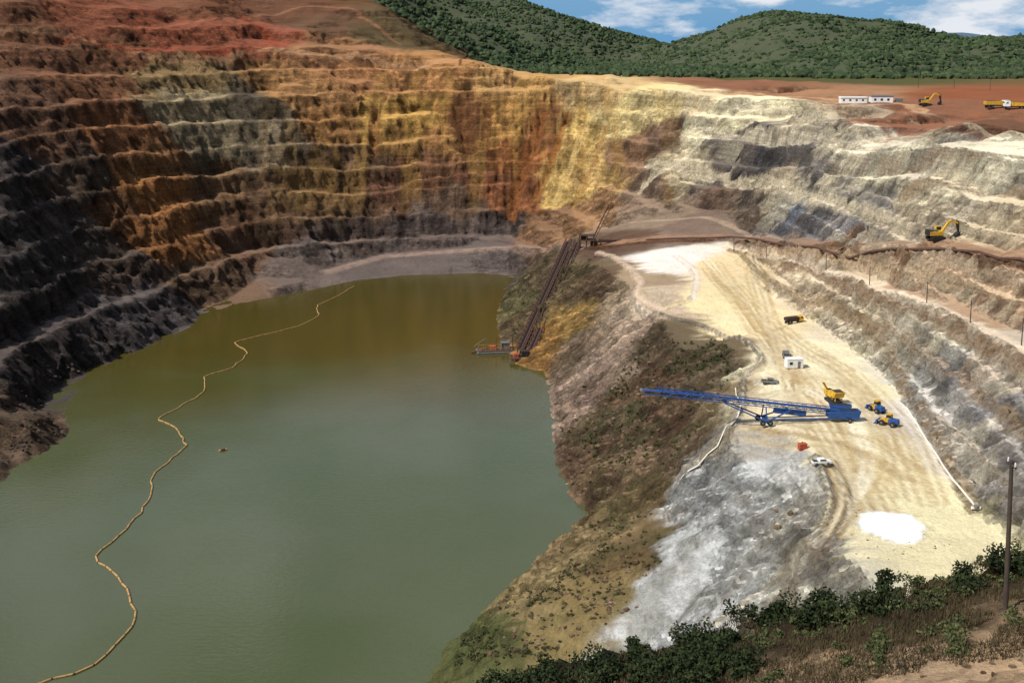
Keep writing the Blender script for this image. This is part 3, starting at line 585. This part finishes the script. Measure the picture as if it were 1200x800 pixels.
clumps("hillside_scrub",c,rng.uniform(.2,.6,len(c)),rng.integers(30,60,len(c)),.16,leafD)
c=scatter(prom,150,.05)+scatter([(545,745),(580,735),(570,775),(530,780)],30)+scatter(tip,40,.0)+scatter(fore,50,.1)+scatter([(790,400),(860,405),(840,440),(800,440)],50)
clumps("hillside_shrubs",c,rng.uniform(.25,.85,len(c)),rng.integers(40,90,len(c)),.17,leafS)
def near(n,u0,u1,y0,y1,mask=-1):
    o=[]
    while len(o)<n:
        y=random.uniform(y0,y1); x=(random.uniform(u0,u1)-600)/F*y*1.1
        if float(pn(np.array([x/5]),np.array([y/3]),3)[0])>mask: o.append((x,y,zat(x,y)-.1))
    return o
c=near(66,550,900,50,60)+near(20,880,1230,56.5,61,.0)
clumps("crest_bushes",c,rng.uniform(.45,1.35,len(c)),rng.integers(450,900,len(c)),.12,leafG)
c=near(90,560,1230,46,61)+near(50,900,1230,56,61); clumps("dry_scrub",c,rng.uniform(.2,.65,len(c)),rng.integers(100,260,len(c)),.10,leafS)
k=60000; y=rng.uniform(42,63,k); x=(rng.uniform(540,1260,k)-600)/F*y*1.1
keep=pn(x/3,y/3,9)>-.3; 
keep&=~((y<45)&(x>12)); x=x[keep];y=y[keep];k=len(x)
z=np.array([zat(a,b_) for a,b_ in zip(x,y)])
h=rng.uniform(.10,.42,k); an=rng.uniform(0,6.28,k); w=.03; lx=rng.normal(size=k)*.12; ly=rng.normal(size=k)*.12
Vg=np.stack([np.stack([x-w*np.cos(an),y-w*np.sin(an),z-.03],1),np.stack([x+w*np.cos(an),y+w*np.sin(an),z-.03],1),np.stack([x+lx,y+ly,z+h],1)],1).reshape(-1,3)
fmesh("dry_grass",Vg,np.arange(k*3).reshape(-1,3),[grassm],smooth=False)
def ico(s):
    bm=bmesh.new(); bmesh.ops.create_icosphere(bm,subdivisions=s,radius=1); v=np.array([v.co[:] for v in bm.verts]); f=np.array([[q.index for q in p.verts] for p in bm.faces]); bm.free(); return v,f
def blobs(name,cent,rad,mat,col=None,sq=.8,jit=.25,smooth=True,s=2):
    iv,ifc=ico(s); cent=np.array(cent); n=len(cent); V=iv[None]*(1+rng.normal(size=(n,len(iv),1))*jit)*np.array(rad)[:,None,None]*(rng.uniform(.75,1.25,(n,1,3))); V[...,2]*=sq; V+=cent[:,None]
    Fc=ifc[None]+(np.arange(n)*len(iv))[:,None,None]
    cl=np.repeat(col,len(iv),0) if col is not None else None
    return fmesh(name,V.reshape(-1,3),Fc.reshape(-1,3),[mat],cl,smooth=smooth)
c=scatter([(650,470),(760,380),(800,500),(700,590),(660,560)],220)+scatter([(560,770),(740,600),(770,700),(650,760)],110)+scatter([(1000,590),(1120,640),(960,700),(900,600)],50)+scatter([(0,440),(200,370),(230,340),(100,460),(60,520),(0,550)],240)+scatter([(1000,760),(1200,700),(1200,799),(1000,799)],40)
rc=np.array([np.clip(lin((150,124,96) if 20<p[2]<40 else (random.choice([(92,80,72),(74,66,62),(110,92,78)]) if p[0]<-60 else random.choice([(140,116,90),(118,94,76),(150,128,102)]))),0,1) for p in c])
rad=[ (.15 if p[1]<70 else (.14 if p[2]>26 and p[0]>0 else random.choice([.2,.25,.3,.6]))) * random.uniform(.7,1.4) for p in c]
blobs("loose_rocks",c,rad,tm,rc,.7,.14,False)
# ---------------------------------------------------------------- hills
def ridge(uv,yc): return [G(u,v,yc) for u,v in uv]
RA=ridge([(250,-30),(400,-40),(470,-14),(520,14),(560,34),(600,52),(650,72),(720,86),(900,92)],1000)
RB=ridge([(300,-20),(500,-28),(560,-10),(610,0),(650,16),(700,30),(740,40),(790,54),(830,66),(900,80)],1500)
RC=ridge([(680,92),(740,80),(790,57),(830,42),(870,26),(910,15),(950,17),(1000,29),(1060,42),(1120,47),(1200,49),(1320,44),(1500,30)],1250)
hx=np.arange(-500,1150,7.0); hy=np.arange(690,1800,8.0); HX,HY=np.meshgrid(hx,hy); HZ=np.full(HX.shape,76.0)
for R_,yc,wf,wb in ((RA,1000,190,200),(RB,1500,220,300),(RC,1250,330,400)):
    cz=np.interp(HX,[p[0] for p in R_],[p[2] for p in R_]); dy=HY-yc+fbm(HX,HY,160,3,14)*60
    HZ=np.maximum(HZ,76+(cz-76)*np.exp(-(dy/np.where(dy<0,wf,wb))**2))
HZ=HZ+fbm(HX,HY,120,4,15)*17*sst(78,95,HZ)*sst(0,1,(1560-HY)/300)-3
hm,nt,bs=newmat("forest_floor"); bs.inputs['Roughness'].default_value=1
r=N(nt,'ShaderNodeValToRGB'); r.color_ramp.elements[0].color=(.02,.035,.014,1); r.color_ramp.elements[1].color=(.08,.08,.035,1); nt.links.new(noise(nt,.05,6).outputs[0],r.inputs[0]); nt.links.new(r.outputs[0],bs.inputs['Base Color'])
fmesh("forested_hill",np.stack([HX,HY,HZ],-1).reshape(-1,3),gridfaces(*HX.shape),[hm])
cent=[]
while len(cent)<24000:
    yy=random.uniform(692,1560); uu=random.uniform(380,1260); xx=(uu-600)/F*yy*1.02
    i=int((xx+500)/7); j=int((yy-690)/8)
    if 0<=i<len(hx)-1 and 0<=j<len(hy)-1:
        z=HZ[j,i]
        g=hz(xx,yy,Z2)
        if z<g-1: 
            if yy<760 or uu<470 or random.random()<.6: continue
            z=g
        cent.append((xx,yy,z+.8))
blobs("forest_trees",cent,rng.uniform(1.2,3.3,len(cent)),forest,None,.85,.2,False,1)
RD=ridge([(600,60),(900,48),(1040,44),(1090,38),(1130,39),(1160,44),(1185,42),(1220,40),(1300,46)],5200)
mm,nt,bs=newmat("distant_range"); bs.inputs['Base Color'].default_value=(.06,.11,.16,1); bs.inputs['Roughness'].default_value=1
V=[];
for k,(dy,f) in enumerate([(-900,0),(0,1),(900,0)]):
    for xx in np.linspace(-2500,4500,160): 
        cz=np.interp(xx,[p[0] for p in RD],[p[2] for p in RD]); V.append((xx,5200+dy,40+(cz-40+8*float(pn(np.array([xx/190.]),np.array([.5]),2)[0]))*f))
fmesh("distant_mountain_range",V,gridfaces(3,160),[mm])
# ---------------------------------------------------------------- light
sd=Vector((-.60,-.32,.73)).normalized()
su=bpy.data.lights.new("sun",'SUN'); su.energy=5.0; su.angle=math.radians(.5); su.color=(1,.975,.93)
so=bpy.data.objects.new("sun",su); sc.collection.objects.link(so); so.rotation_euler=sd.to_track_quat('Z','Y').to_euler()
w=bpy.data.worlds.new("World"); sc.world=w; w.use_nodes=True; nt=w.node_tree; bg=nt.nodes['Background']
sk=N(nt,'ShaderNodeTexSky',sky_type='NISHITA'); sk.sun_disc=False; sk.sun_elevation=math.asin(sd.z); sk.sun_rotation=math.atan2(sd.x,sd.y); sk.air_density=1.0; sk.dust_density=.5; sk.ozone_density=2.0
tc=N(nt,'ShaderNodeTexCoord'); sx=N(nt,'ShaderNodeSeparateXYZ'); nt.links.new(tc.outputs['Generated'],sx.inputs[0])
lo=mapr(nt,sx.outputs[2],0,.35,.9,0)
bl_=N(nt,'ShaderNodeMix',data_type='RGBA'); nt.links.new(lo,bl_.inputs[0]); nt.links.new(sk.outputs[0],bl_.inputs[6]); bl_.inputs[7].default_value=(1.3,3.8,7.0,1)
vs_=N(nt,'ShaderNodeVectorMath',operation='MULTIPLY'); vs_.inputs[1].default_value=(7.5,7.5,24); nt.links.new(tc.outputs['Generated'],vs_.inputs[0])
no=N(nt,'ShaderNodeTexNoise'); no.inputs['Scale'].default_value=1.0; no.inputs['Detail'].default_value=8; no.inputs['Roughness'].default_value=.58; nt.links.new(vs_.outputs[0],no.inputs['Vector'])
cf=mapr(nt,no.outputs[0],.49,.60,0,.92)
mc=N(nt,'ShaderNodeMix',data_type='RGBA'); nt.links.new(cf,mc.inputs[0]); nt.links.new(bl_.outputs[2],mc.inputs[6]); mc.inputs[7].default_value=(9.4,9.6,10.0,1); nt.links.new(mc.outputs[2],bg.inputs[0]); bg.inputs[1].default_value=.09
sc.view_settings.view_transform='Standard'; sc.view_settings.look='None'; sc.view_settings.exposure=0
print("pts",len(pts),"grid",X.shape)
